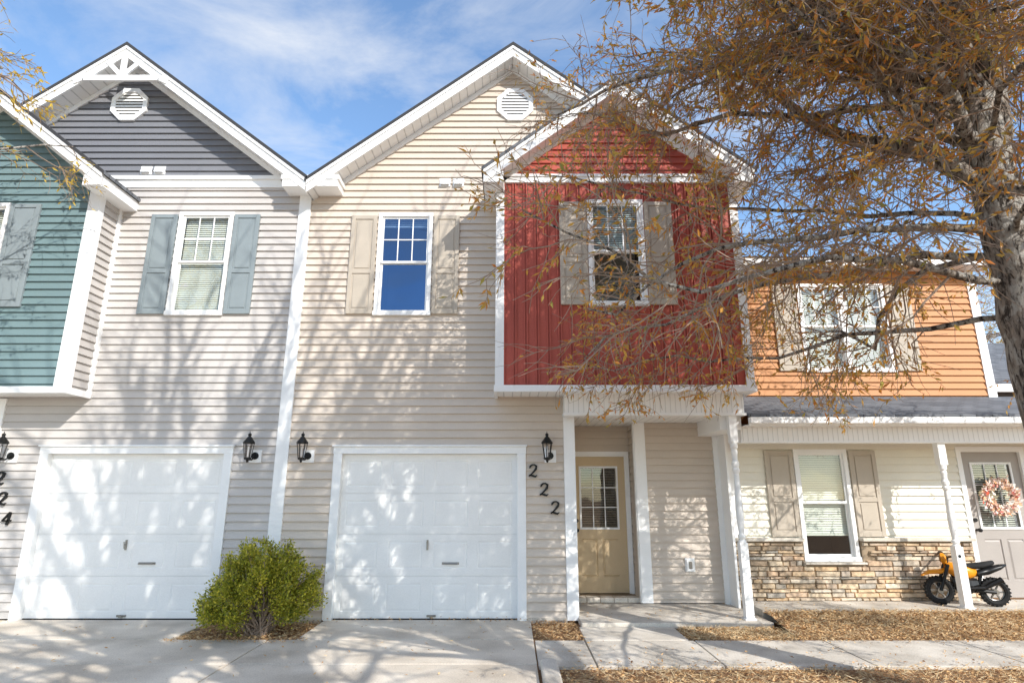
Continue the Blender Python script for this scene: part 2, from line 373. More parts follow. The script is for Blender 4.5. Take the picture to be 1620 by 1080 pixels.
def octvent(house,cx,cz,Y,r=.29):
    mb=MB().use('white'); ang=[math.pi/8+math.pi/4*k for k in range(8)]
    for k in range(8):
        a,b=ang[k],ang[(k+1)%8]; ro=r/math.cos(math.pi/8); ri=ro*.76
        pts=[(cx+ri*math.cos(a),cz+ri*math.sin(a)),(cx+ro*math.cos(a),cz+ro*math.sin(a)),(cx+ro*math.cos(b),cz+ro*math.sin(b)),(cx+ri*math.cos(b),cz+ri*math.sin(b))]
        mb.prism(pts,Y-.05,Y+.01)
    rr=r*.76; n=8
    for i in range(n):
        z=cz-rr+2*rr*(i+.5)/n; lim=min(rr, rr*math.tan(math.pi/8)+ (rr-abs(z-cz)))
        hh=rr/n
        mb.face([(cx-lim,Y-.045,z-hh*.9),(cx+lim,Y-.045,z-hh*.9),(cx+lim,Y-.030,z+hh*.6),(cx-lim,Y-.030,z+hh*.6)])
    mb.use('metal')
    mb.prism([(cx+rr*1.05*math.cos(a),cz+rr*1.05*math.sin(a)) for a in ang],Y-.0292,Y-.012)
    make(mb,'gable_vent',house)
def smallvent(house,x,z,Y):
    for dx in (-.115,.095):
        mb=MB().use('white'); a=x+dx-.085; b=x+dx+.085
        mb.box(a,b,Y-.03,Y,z-.07,z+.07)
        mb.face([(a+.02,Y-.08,z-.05),(b-.02,Y-.08,z-.05),(b-.02,Y-.031,z+.06),(a+.02,Y-.031,z+.06)])
        mb.face([(a+.02,Y-.08,z-.05),(a+.02,Y-.031,z+.06),(a+.02,Y-.031,z-.05)]); mb.face([(b-.02,Y-.08,z-.05),(b-.02,Y-.031,z-.05),(b-.02,Y-.031,z+.06)])
        make(mb,'exhaust_vent',house)

def digit(house,ch,x,z,Y,h=.165):
    strokes={'2':[[(.05,.70,.10),(.10,.84,.20),(.28,.97,.14),(.52,.99,.12),(.74,.86,.22),(.72,.64,.24),(.52,.42,.17),(.26,.20,.10),(.04,.04,.09)],[(.02,.10,.06),(.22,.15,.16),(.50,.07,.18),(.74,.02,.16),(.90,.14,.05)]],
     '4':[[(.62,1.0,.10),(.36,.66,.14),(.06,.34,.12)],[(.04,.32,.13),(.5,.32,.13),(.95,.34,.13)],[(.66,1.0,.2),(.66,.5,.2),(.60,.0,.22)]]}[ch]
    mb=MB().use('black')
    for st in strokes:
        n=len(st); Lp=[];Rp=[]
        for k in range(n):
            a=st[max(0,k-1)]; b=st[min(n-1,k+1)]; dx,dz=b[0]-a[0],b[1]-a[1]; l=math.hypot(dx,dz); nx,nz=-dz/l,dx/l
            w=st[k][2]*.5; sh=.12*st[k][1]
            Lp.append((x+(st[k][0]+sh+nx*w-.5)*h*.8,z+(st[k][1]+nz*w-.5)*h)); Rp.append((x+(st[k][0]+sh-nx*w-.5)*h*.8,z+(st[k][1]-nz*w-.5)*h))
        for k in range(n-1):
            mb.prism([Lp[k],Rp[k],Rp[k+1],Lp[k+1]],Y-.05,Y-.025)
    make(mb,'house_number',house,label='black metal house number '+ch)

def board(mb,x0,x1,Y,z0,z1,d=.036): mb.box(x0,x1,Y-d,Y+.01,z0,z1)

def roof(house,cx,half,pz,slope,yf,yw,yb):
    mb=MB().use('shingle'); mb.chevron(cx,half+.03,pz,slope,.055,.002,yf-.03,yb); ro=make(mb,'roof',house)
    mb=MB().use('white'); mb.chevron(cx,half,pz,slope,0,-.19,yf,yf+.03)
    mb.chevron(cx,half+.002,pz,slope,-.001,-.055,yf-.02,yf-.002)
    make(mb,'rake_fascia',house)
    mb=MB().use('soffit'); mb.chevron(cx,half-.01,pz,slope,-.145,-.16,yf+.032,yw); make(mb,'roof_soffit',house)
    mb=MB().use('white'); mb.chevron(cx,half-.25,pz,slope,-.162,-.25,yw-.04,yw-.003); make(mb,'frieze_board',house)

PZ=8.53; SL=.77
# ================================================================ beige/red townhouse
H=empty('townhouse',(0,8.4,0),'beige sided townhouse with red projecting bay and white garage','house','row of townhouses')
Y=8.4
hw=hole(-2.04,-1.21,4.15,5.77)
gh=(-2.4,.12,-.1,2.18)
mb=MB().use('beige')
cx=.02
hwd=lambda z: min(3.17,(PZ-.15-z)/SL)
lap(mb,front(Y),0.02,PZ-.2,lambda z:max(-3.19,cx-hwd(z)-.02),lambda z:min(3.19,cx+hwd(z)+.02),[hw,gh,(.86,3.3,-.1,2.66)])
make(mb,'wall',H)
for a,b in ((-3.1,-2.48),(.2,.72)):
    mb=MB().use('concrete2'); mb.box(a,b,8.368,8.42,-.05,.03); make(mb,'foundation',H)
mb=MB().use('beige')
lap(mb,lambda u,off,z:(3.19+off,u,z),2.6,6.1,C(8.4),C(16.4))
mb.face([(-3.19,16.4,0),(3.19,16.4,0),(3.19,16.4,6.1),(-3.19,16.4,6.1)])
mb.face([(3.18,9.3,0),(3.18,16.4,0),(3.18,16.4,2.7),(3.18,9.3,2.7)])
make(mb,'side_wall',H)
roof(H,cx,3.10,PZ,SL,8.05,8.4,16.6)
window(H,-2.04,-1.21,4.15,5.77,Y,'top',gl='glassblue')
shutter(H,-2.45,-2.06,4.15,5.72,Y,'taupe'); shutter(H,-1.19,-.80,4.15,5.72,Y,'taupe')
garage(H,-2.35,.07,2.13,Y)
octvent(H,.05,7.68,Y)
smallvent(H,-.93,6.29,Y)
lantern(H,-2.87,2.2,Y); lantern(H,.48,2.2,Y)
for c,x,z in (('2',.29,1.90),('2',.44,1.65),('2',.585,1.41)): digit(H,c,x,z,Y)
mb=MB().use('white'); board(mb,-3.28,-3.10,Y,.0,6.1); make(mb,'corner_board',H,bevel=.003)
mb=MB().use('white'); board(mb,.72,.87,Y,.0,2.94); mb.box(.84,.88,8.41,8.5,0,2.66); make(mb,'corner_board',H)
mb=MB().use('white'); mb.box(-3.45,-2.62,8.06,8.4,6.06,6.22); mb.box(-3.47,-2.60,8.045,8.4,6.17,6.235); make(mb,'eave_return',H)
# --- red bay
YB=7.8
rh=hole(1.07,1.87,4.10,5.68)
mb=MB().use('red')
def batten(mb,x0,x1,z0,z1,Y,holes,pitch=.155):
    zs=sorted(set([z0,z1]+[h[2] for h in holes]+[h[3] for h in holes]))
    for a,b in zip(zs[:-1],zs[1:]):
        cuts=[(h[0],h[1]) for h in holes if h[2]<=a+1e-6 and h[3]>=b-1e-6]; cur=x0
        for c,d in cuts: mb.face([(cur,Y,a),(c,Y,a),(c,Y,b),(cur,Y,b)]); cur=d
        mb.face([(cur,Y,a),(x1,Y,a),(x1,Y,b),(cur,Y,b)])
    x=x0+.05
    while x<x1-.05:
        hh=[h for h in holes if h[0]-.03<x<h[1]+.01]
        rs=[(z0,z1)] if not hh else [(z0,hh[0][2]-.0),(hh[0][3],z1)]
        for a,b in rs:
            mb.box(x-.008,x+.008,Y-.026,Y,a,b); mb.box(x+.030,x+.046,Y-.026,Y,a,b)
        x+=pitch
batten(mb,-.19,3.19,2.98,5.95,YB,[rh])
make(mb,'bay_wall',H)
RP=7.46; RC=1.5
mb=MB().use('red'); lap(mb,front(YB),6.05,RP-.2,lambda z:RC-min(1.69,(RP-.15-z)/SL),lambda z:RC+min(1.69,(RP-.15-z)/SL)); make(mb,'bay_gable',H)
for sx,sg in ((-.19,-1),(3.19,1)):
    mb=MB().use('beige'); lap(mb,lambda u,off,z:(sx+sg*off,u,z),2.98,5.95,C(7.8),C(8.4)); make(mb,'bay_side_wall',H)
roof(H,RC,1.90,RP,SL,7.5,7.8,9.6)
mb=MB().use('white'); board(mb,-.225,-.11,YB,2.96,5.95,.03); mb.box(-.228,-.2,7.80,7.9,2.96,5.9); make(mb,'bay_corner_board',H)
mb=MB().use('white'); board(mb,3.11,3.225,YB,2.96,5.95,.03); mb.box(3.2,3.228,7.8,7.9,2.96,5.9); make(mb,'bay_corner_board',H)
mb=MB().use('white'); mb.box(-.23,3.23,7.76,7.83,5.95,6.07); mb.box(-.24,3.24,7.74,7.79,6.04,6.075); make(mb,'bay_band',H)
mb=MB().use('white'); mb.box(-.24,3.24,7.755,7.81,2.90,2.985); mb.box(-.24,-.2,7.81,8.4,2.90,2.985); mb.box(3.2,3.24,7.81,8.4,2.9,2.985); make(mb,'bay_skirt',H)
mb=MB().use('soffit'); mb.box(-.2,3.2,7.81,8.38,2.925,2.94); make(mb,'bay_soffit',H)
for s in (-1,1):
    mb=MB().use('white'); xe=RC+s*1.90; xi=RC+s*1.62
    mb.box(min(xe,xi),max(xe,xi),7.51,8.4,5.82,5.98); make(mb,'eave_return',H)
window(H,1.07,1.87,4.10,5.68,YB,'half')
shutter(H,.67,1.06,4.10,5.64,YB,'taupe'); shutter(H,1.88,2.27,4.10,5.64,YB,'taupe')
# --- porch recess
mb=MB().use('bead'); mb.box(.72,3.18,8.12,8.27,2.66,2.925); make(mb,'porch_beam',H)
mb=MB().use('white'); mb.box(.70,3.2,8.10,8.29,2.63,2.662); mb.box(2.88,3.18,8.27,9.3,2.45,2.662); make(mb,'beam_trim',H)
mb=MB().use('soffit'); mb.box(.86,3.18,8.29,9.76,2.662,2.68); make(mb,'porch_ceiling',H)
mb=MB().use('beige')
lap(mb,front(9.75),.06,2.66,C(.86),C(1.92),[(.93,1.83,.0,2.17)])
lap(mb,front(9.3),.06,2.66,C(1.96),C(3.19))
lap(mb,lambda u,off,z:(.86+off,u,z),.06,2.66,C(8.45),C(9.75))
lap(mb,lambda u,off,z:(1.9-off,u,z),.06,2.66,C(9.33),C(9.75))
make(mb,'porch_wall',H)
mb=MB().use('white'); board(mb,1.885,2.05,9.3,.06,2.66,.035); mb.box(1.868,1.884,9.28,9.36,.06,2.66); make(mb,'corner_board',H)
mb=MB().use('white'); board(mb,3.09,3.165,9.3,.045,2.66,.035); mb.box(3.165,3.199,8.955,9.31,.045,2.66); make(mb,'corner_board',H)
def door(house,x0,x1,z0,z1,Y,m,lite):
    mb=MB().use(m); lx0,lx1,lz0,lz1=lite
    mb.box(x0,lx0,Y+.02,Y+.06,z0,z1); mb.box(lx1,x1,Y+.02,Y+.06,z0,z1); mb.box(lx0,lx1,Y+.02,Y+.06,lz1,z1)
    mb.box(lx0,lx1,Y+.02,Y+.06,z0,z0+.2); mb.box(lx0,lx1,Y+.02,Y+.06,lz0-.14,lz0)
    xm=(x0+x1)/2
    for a,b in ((x0+.12,xm-.035),(xm+.035,x1-.12)):
        panel_grid(mb,a-.06 if a<xm-.1 else a-.035,b+.035 if a<xm-.1 else b+.06,z0+.2,lz0-.14,1,1,Y+.0195,.014,.04,.03)
    mb.box(lx0,lx1,Y+.036,Y+.06,z0+.2,lz0-.14)
    d=make(mb,'door',house)
    f=MB().use('white')
    for bx in ((lx0-.03,lx0,lz0-.03,lz1+.03),(lx1,lx1+.03,lz0-.03,lz1+.03),(lx0,lx1,lz0-.03,lz0),(lx0,lx1,lz1,lz1+.03)): f.box(bx[0],bx[1],Y+.005,Y+.03,bx[2],bx[3])
    for i in (1,2):
        xx=lx0+(lx1-lx0)*i/3; f.box(xx-.007,xx+.007,Y+.018,Y+.026,lz0,lz1)
        zz=lz0+(lz1-lz0)*i/3; f.box(lx0,lx1,Y+.017,Y+.025,zz-.007,zz+.007)
    make(f,'door_window_frame',d)
    g=MB().use('glassclear'); g.face([(lx0,Y+.035,lz0),(lx1,Y+.035,lz0),(lx1,Y+.035,lz1),(lx0,Y+.035,lz1)]); make(g,'door_window_pane',d)
    b=MB().use('darkblind' if m=='doortan' else 'blind'); z=lz1
    while z>lz0+.01:
        b.face([(lx0,Y+.05,z-.02),(lx1,Y+.05,z-.02),(lx1,Y+.062,z-.008),(lx0,Y+.062,z-.008)]); z-=.026
    b.use('dark'); b.box(lx0,lx1,Y+.1,Y+.11,lz0,lz1)
    make(b,'door_blind',d)
    k=MB().use('black'); kx=x0+.07
    k.tube([(kx,Y+.02,z0+.92),(kx,Y-.02,z0+.92),(kx,Y-.035,z0+.92),(kx,Y-.06,z0+.92),(kx,Y-.07,z0+.92)],[.018,.018,.03,.028,.01],12); make(k,'door_knob',d)
    k=MB().use('black'); k.tube([(kx,Y+.02,z0+1.06),(kx,Y,z0+1.06)],.028,12); make(k,'deadbolt',d)
    t=MB().use('white'); t.box(x0-.07,x0,Y-.03,Y+.05,z0,z1+.001); t.box(x1,x1+.07,Y-.03,Y+.05,z0,z1+.001); t.box(x0-.07,x1+.07,Y-.031,Y+.05,z1+.001,z1+.08); make(t,'door_casing',house)
door(H,.95,1.80,.12,2.17,9.75,'doortan',(1.10,1.66,1.08,1.99))
mb=MB().use('mortar'); mb.box(.9,1.88,9.36,9.74,.05,.11); mb.use('concrete2')
for i in range(5): mb.box(.90+i*.2,1.09+i*.2,9.35,9.55,.055,.118)
make(mb,'door_step',H)
mb=MB().use('white'); mb.box(2.56,2.67,9.24,9.30,.50,.66); mb.box(2.545,2.685,9.262,9.30,.485,.675); mb.use('metal'); mb.box(2.59,2.64,9.236,9.24,.53,.63); make(mb,'outlet_cover',H,bevel=.004)
def post(house,x,y,z0,z1):
    mb=MB().use('white'); h=z1-z0; a=.052
    mb.box(x-a,x+a,y-a,y+a,z0,z0+h*.36); mb.box(x-a,x+a,y-a,y+a,z1-h*.14,z1)
    t0=z0+h*.36; t1=z1-h*.14; q=t1-t0
    prof=[(0,.05),(.015,.05),(.03,.032),(.045,.05),(.07,.05),(.085,.033),(.11,.036),(.2,.046),(.32,.05),(.44,.044),(.6,.036),(.68,.034),(.70,.047),(.72,.05),(.74,.036),(.76,.048),(.79,.05),(.82,.034),(.86,.036),(.9,.044),(.93,.034),(.95,.05),(.985,.05),(1,.05)]
    mb.lathe(x,y,[(t0+q*f,r) for f,r in prof],16)
    mb.box(x-a-.02,x+a+.02,y-a-.02,y+a+.02,z0,z0+.02)
    make(mb,'porch_post',house)
post(H,3.02,8.2,.045,2.63)

# ================================================================ gray/teal townhouse
G=empty('townhouse',(-6.2,8.4,0),'gray sided townhouse with teal projecting bay and white garage','house','row of townhouses')
cg=-6.15
gw=hole(-5.10,-4.27,4.15,5.79)
mb=MB().use('gray')
lap(mb,front(Y),.02,6.2,C(-9.5),C(-3.19),[gw,(-6.47,-3.94,-.1,2.18)])
make(mb,'wall',G)
mb=MB().use('darkgray')  # gable's shade put into its colour, darker than the wall below
lap(mb,front(Y),6.2,PZ-.2,lambda z:cg-min(3.05,(PZ-.15-z)/SL),lambda z:cg+min(3.05,(PZ-.15-z)/SL)); make(mb,'gable_wall',G)
mb=MB().use('gray'); mb.face([(-9.5,16.4,0),(-3.19,16.4,0),(-3.19,16.4,6.1),(-9.5,16.4,6.1)]); mb.face([(-9.5,8.4,0),(-9.5,16.4,0),(-9.5,16.4,6.1),(-9.5,8.4,6.1)]); make(mb,'side_wall',G)
roof(G,cg,3.05,PZ,SL,8.05,8.4,16.6)
mb=MB().use('white'); board(mb,-9.2,-3.3,Y,6.2,6.38,.04); mb.box(-9.2,-3.3,8.33,8.37,6.33,6.39); make(mb,'gable_band',G)
window(G,-5.10,-4.27,4.15,5.79,Y,'full',gl='glassclear')
shutter(G,-5.52,-5.12,4.15,5.74,Y,'bluegray'); shutter(G,-4.25,-3.86,4.15,5.74,Y,'bluegray')
garage(G,-6.42,-3.99,2.13,Y)
octvent(G,-6.18,7.68,Y)
smallvent(G,-5.62,6.50,Y)
lantern(G,-3.60,2.2,Y); lantern(G,-6.98,2.2,Y)
for c,x,z in (('2',-7.02,1.80),('2',-6.93,1.53),('4',-6.82,1.27)): digit(G,c,x,z,Y)
mb=MB().use('white'); y0,y1=8.03,8.07
zb=7.93
def strip(mb,a,b,w,y0,y1):
    dx,dz=b[0]-a[0],b[1]-a[1]; l=math.hypot(dx,dz); nx,nz=-dz/l*w/2,dx/l*w/2
    mb.prism([(a[0]+nx,a[1]+nz),(a[0]-nx,a[1]-nz),(b[0]-nx,b[1]-nz),(b[0]+nx,b[1]+nz)],y0,y1)
arc=[(-.74,-.07),(-.6,-.005),(.6,-.005),(.74,-.07)]
for p,q in zip(arc[:-1],arc[1:]): strip(mb,(cg+p[0],zb+p[1]),(cg+q[0],zb+q[1]),.09,y0,y1)
strip(mb,(cg,zb+.03),(cg,8.34),.08,y0+.003,y1-.003); strip(mb,(cg,zb+.03),(cg-.27,8.24),.07,y0+.006,y1-.006); strip(mb,(cg,zb+.03),(cg+.27,8.24),.07,y0+.005,y1-.005)
make(mb,'gable_ornament',G)
YT=7.9; xr=-6.02; TC=xr-1.69; xl=xr-3.38
th=hole(-8.12,-7.27,4.10,5.68)
mb=MB().use('teal'); lap(mb,front(YT),2.98,RP-.2,lambda z:TC-min(1.69,(RP-.15-z)/SL),lambda z:TC+min(1.69,(RP-.15-z)/SL),[th]); make(mb,'bay_wall',G)
mb=MB().use('gray'); lap(mb,lambda u,off,z:(xr+off,u,z),2.98,5.95,C(YT),C(8.4)); make(mb,'bay_side_wall',G)
roof(G,TC,1.93,RP,SL,7.55,YT,9.6)
mb=MB().use('white'); board(mb,xr-.13,xr+.03,YT,2.96,5.95,.034); mb.box(xr+.002,xr+.03,YT+.01,YT+.09,2.96,5.95); make(mb,'bay_corner_board',G)
mb=MB().use('white'); mb.box(xr+.002,xr+.034,8.31,8.4,2.96,5.9); make(mb,'bay_corner_board',G)
mb=MB().use('white'); mb.box(xl,xr+.04,YT-.045,YT+.01,2.90,2.985); mb.box(xr,xr+.04,YT+.01,8.4,2.90,2.985); make(mb,'bay_skirt',G)
mb=MB().use('soffit'); mb.box(xl,xr,YT+.01,8.38,2.925,2.94); make(mb,'bay_soffit',G)
mb=MB().use('white'); mb.box(TC+1.66,TC+1.93,7.56,8.4,5.80,5.96); make(mb,'eave_return',G)
window(G,-8.12,-7.27,4.10,5.68,YT,'full',gl='glassclear')
shutter(G,-7.25,-6.82,4.10,5.66,YT,'bluegray')
mb=MB().use('white'); board(mb,-7.32,-7.16,Y,0,2.9); make(mb,'corner_board',G)

# ================================================================ orange/cream townhouse
O=empty('townhouse',(5.5,9.1,0),'cream and orange townhouse with stone base and covered porch','house','row of townhouses')
YL=9.1; YU=9.6
dh=(6.70,7.66,.0,2.24)
wl=hole(4.22,5.02,.67,2.24)
mb=MB().use('yellow'); lap(mb,front(YL),.97,2.62,C(3.2),C(8.0),[wl,dh]); make(mb,'wall',O)
mb=MB().use('orange'); w1=hole(4.83,6.30,3.54,5.05); lap(mb,front(YU),3.05,5.28,C(3.2),C(7.85),[w1]); make(mb,'upper_wall',O)
mb=MB().use('orange'); lap(mb,lambda u,off,z:(7.85+off,u,z),2.6,5.28,C(YU),C(16.4)); mb.face([(3.2,16.4,0),(7.85,16.4,0),(7.85,16.4,5.28),(3.2,16.4,5.28)]); make(mb,'side_wall',O)
mb=MB().use('white'); board(mb,7.74,7.882,YU,3.05,5.28,.035); make(mb,'corner_board',O)
window(O,4.83,6.30,3.54,5.05,YU,'full',cols=2,gl='glassclear')
shutter(O,4.40,4.80,3.54,5.03,YU,'taupe'); shutter(O,6.33,6.73,3.54,5.03,YU,'taupe')
mb=MB().use('white'); mb.box(3.2,8.05,9.28,9.40,5.28,5.42); mb.box(3.2,8.05,9.4,9.6,5.28,5.30); make(mb,'eave_fascia',O)
mb=MB().use('shingle'); mb.face([(3.2,9.25,5.42),(8.08,9.25,5.42),(8.08,12.8,6.2),(3.2,12.8,6.2)]); mb.face([(3.2,12.8,6.2),(8.08,12.8,6.2),(8.08,16.5,5.4),(3.2,16.5,5.4)]); mb.use('orange'); mb.face([(7.86,9.6,5.28),(7.86,16.4,5.28),(7.86,12.8,6.15)]); make(mb,'roof',O)
def slabX(mb,x0,x1,prof):
    n=len(prof); A=[(x0,p[0],p[1]) for p in prof]; B=[(x1,p[0],p[1]) for p in prof]
    mb.face(A); mb.face(B[::-1])
    for k in range(n): mb.face([A[k],B[k],B[(k+1)%n],A[(k+1)%n]])
mb=MB().use('shingle'); slabX(mb,3.24,9.2,[(8.10,2.605),(8.10,2.64),(9.6,3.12),(9.6,3.07)]); make(mb,'porch_roof',O)
mb=MB().use('white'); mb.box(3.24,9.2,8.13,8.17,2.50,2.603); mb.box(3.24,9.2,8.06,8.13,2.52,2.60); make(mb,'porch_fascia',O)
mb=MB().use('bead'); mb.box(3.2,9.2,8.37,8.52,2.30,2.50); mb.use('white'); mb.box(3.2,9.2,8.17,8.37,2.495,2.505); mb.box(3.19,9.2,8.36,8.53,2.28,2.302); make(mb,'porch_beam',O)
mb=MB().use('soffit'); mb.box(3.2,9.2,8.52,9.1,2.46,2.48); make(mb,'porch_ceiling',O)
mb=MB().use('white'); board(mb,3.2,3.30,YL,.97,2.46); board(mb,3.3,7.9,YL,2.36,2.46,.03); make(mb,'wall_trim',O)
window(O,4.22,5.02,.67,2.24,YL,'most',grille=(1,1),gl='glassclear')
shutter(O,3.78,4.20,.99,2.22,YL,'taupe'); shutter(O,5.04,5.44,.99,2.22,YL,'taupe')
door(O,6.74,7.62,.16,2.20,YL,'doorgray',(6.90,7.46,1.12,2.02))
post(O,5.99,8.45,.13,2.28)
sr=random.Random(3)
mb=MB().use('mortar')
for a,b,c,d in ((3.2,4.2,0,.93),(4.2,5.04,0,.64),(5.04,6.64,0,.93)): mb.box(a,b,9.04,9.12,c,d)
mb.use('stone'); z=.13
while z<.90:
    h=sr.uniform(.032,.078); h=min(h,.925-z)
    x=3.21
    while x<6.62:
        w=sr.uniform(.08,.36); x2=min(x+w,6.63)
        if x2-x<.03: break
        x0_,x1_=x,x2
        if z+h>.64:
            if x0_<4.2<x1_: x1_=4.195
            elif 4.2<=x0_<5.04: x=max(x2,5.045) if x2>5.04 else x2; continue
        g=.003; dep=sr.uniform(.0,.035)
        i=len(mb.v); a,b,c,d=x0_+g,x1_-g,z+g,z+h-g
        j=lambda s=.005: sr.uniform(-s,s)
        P=[(a+j(),9.04,c+j()),(b+j(),9.04,c+j()),(b+j(),9.04,d+j()),(a+j(),9.04,d+j())]
        Q=[(p[0]+(.008 if k in(0,3) else -.008),9.02-dep+j(.006),p[2]+(.006 if k<2 else -.006)) for k,p in enumerate(P)]
        mb.v.extend(P+Q)
        for q in ((4,5,6,7),(0,1,5,4),(1,2,6,5),(2,3,7,6),(3,0,4,7)): mb.f.append(tuple(i+k for k in q)); mb.m.append(mb.cur)
        x=x2
    z+=h
make(mb,'stone_base',O)
mb=MB().use('concrete2'); mb.box(3.2,4.2,8.965,9.11,.93,.975); mb.box(5.04,6.66,8.965,9.11,.93,.975); mb.box(4.18,5.06,8.965,9.06,.615,.645); make(mb,'stone_ledge',O,bevel=.006)

Fh=empty('townhouse',(10.5,11,0),'gray townhouse with gray shingle roof beyond the orange one','house','row of townhouses')
mb=MB().use('darkgray'); lap(mb,front(11),0,3.6,C(8.3),C(13)); lap(mb,lambda u,off,z:(8.3-off,u,z),0,3.6,C(11),C(16)); make(mb,'wall',Fh)
mb=MB().use('shingle'); mb.face([(8.0,10.7,3.5),(13.2,10.7,3.5),(13.2,13.5,5.0),(8.0,13.5,5.0)]); mb.face([(8.0,13.5,5.0),(13.2,13.5,5.0),(13.2,16.4,3.5),(8,16.4,3.5)]); make(mb,'roof',Fh)
mb=MB().use('white'); mb.box(8,13.2,10.66,10.7,3.38,3.52); make(mb,'eave_fascia',Fh)

# ================================================================ ground
mb=MB().use('ground'); mb.face([(-150,-150,-.035),(150,-150,-.035),(150,150,-.035),(-150,150,-.035)]); make(mb,'ground',kind='structure',origin=(0,0,0),label='brown mulch and soil ground')
def slabs(mb,xs,ys,z,th=.06,g=.008):
    for a,b in zip(xs[:-1],xs[1:]):
        for c,d in zip(ys[:-1],ys[1:]): mb.box(a+g,b-g,c+g,d-g,z-th,z)
mb=MB().use('concrete')
slabs(mb,[-13,-9.6,-6.6,-3.87],[7.35,8.43],0); slabs(mb,[-2.45,.25],[7.35,8.43],0)
slabs(mb,[-13,-9.6,-5.7,-2.75,.25],[-6,-3,.9,3.9,6.35,7.35],0)
make(mb,'driveway',kind='structure',origin=(0,0,0),label='light concrete driveway with joints',bevel=.006)
mb=MB().use('concrete2'); slabs(mb,[.25,.82,2.05,3.5,5.0,6.5,8.0,9.5,11],[6.28,7.32],-.002); make(mb,'sidewalk',kind='structure',origin=(0,0,0),label='gray concrete sidewalk',bevel=.006)
mb=MB().use('concrete2'); slabs(mb,[.82,2.0],[7.32,8.0],.0); make(mb,'walkway',kind='structure',origin=(0,0,0),label='short concrete walkway to the porch',bevel=.006)
mb=MB().use('concrete2'); mb.box(.86,3.25,8.0,9.8,-.03,.045); mb.box(3.26,9.2,8.36,9.15,-.03,.13); make(mb,'porch_slab',kind='structure',origin=(0,0,0),bevel=.01)
mb=MB().use('concrete2'); mb.box(.27,.43,-3,6.26,-.03,.07); make(mb,'kerb',kind='structure',origin=(0,0,0),bevel=.02)
mb=MB().use('asphalt'); mb.face([(-60,-14,-.02),(60,-14,-.02),(60,-6.2,-.02),(-60,-6.2,-.02)]); make(mb,'street',kind='structure',origin=(0,0,0))
lr=random.Random(11)
def bedz(x,y):
    if 7.33<=y<=8.37 and x>2.02:
        t=(y-7.33)/1.04; top=.105 if x>3.26 else .03
        return -.03+(top+.03)*min(1,t*1.25)
    return -.03
mb=MB().use('ground'); nx=60; ny=8
for i in range(nx):
    for k in range(ny):
        xa,xb=3.27+i*.1,3.27+(i+1)*.1; ya,yb=7.33+k*.13,7.33+(k+1)*.13
        mb.face([(xa,ya,bedz(3.3,ya)),(xb,ya,bedz(3.3,ya)),(xb,min(yb,8.37),bedz(3.3,min(yb,8.37))),(xa,min(yb,8.37),bedz(3.3,min(yb,8.37)))])
make(mb,'planting_bed_ground',kind='structure',origin=(0,0,0))
mb=MB().use('litter')
def litter(n,x0,x1,y0,y1,z,bed=False,sz=(.026,.058),ww=(.009,.021)):
    for _ in range(n):
        x=lr.uniform(x0,x1); y=lr.uniform(y0,y1)
        a=lr.uniform(0,6.283); d=Vector((math.cos(a),math.sin(a),lr.uniform(-.35,.45))).normalized()
        nn=Vector((lr.gauss(0,.4),lr.gauss(0,.4),1)).normalized()
        zz=bedz(x,y) if bed else z
        mb.leaf(Vector((x,y,zz+lr.uniform(.004,.035))),d,nn,lr.uniform(*sz),lr.uniform(*ww))
litter(3200,2.02,3.27,7.34,8.0,-.03); litter(14000,3.27,9.0,7.34,8.36,-.03,True); litter(14000,.45,9,4.9,6.26,-.03); litter(1200,.27,.81,7.34,8.38,-.03); litter(2200,-3.86,-2.46,7.36,8.38,-.03)
litter(260,-8,.2,5.5,8.3,0.002); litter(300,.3,9,6.3,7.3,0.002); litter(80,.9,3.1,8.0,9.2,.047); litter(80,3.3,8,8.4,9.0,.132); litter(450,2.5,9,7.15,7.4,0.0); litter(260,-3.95,-2.3,7.15,7.36,0.002); litter(120,-2.45,.2,8.25,8.4,0.002); litter(220,.3,9,6.2,6.4,0)
mb.use('straw')
litter(11000,3.27,9.0,7.34,8.36,-.03,True,(.06,.15),(.003,.006)); litter(9000,.45,9,4.9,6.26,-.02,False,(.06,.15),(.003,.006)); litter(1800,2.02,3.27,7.34,8.0,-.02,False,(.06,.13),(.003,.006)); litter(600,-3.86,-2.46,7.36,8.38,-.02,False,(.06,.13),(.003,.006))
make(mb,'fallen_leaves',kind='stuff',origin=(0,0,0),label='brown fallen leaves covering the mulch beds',category='leaves')

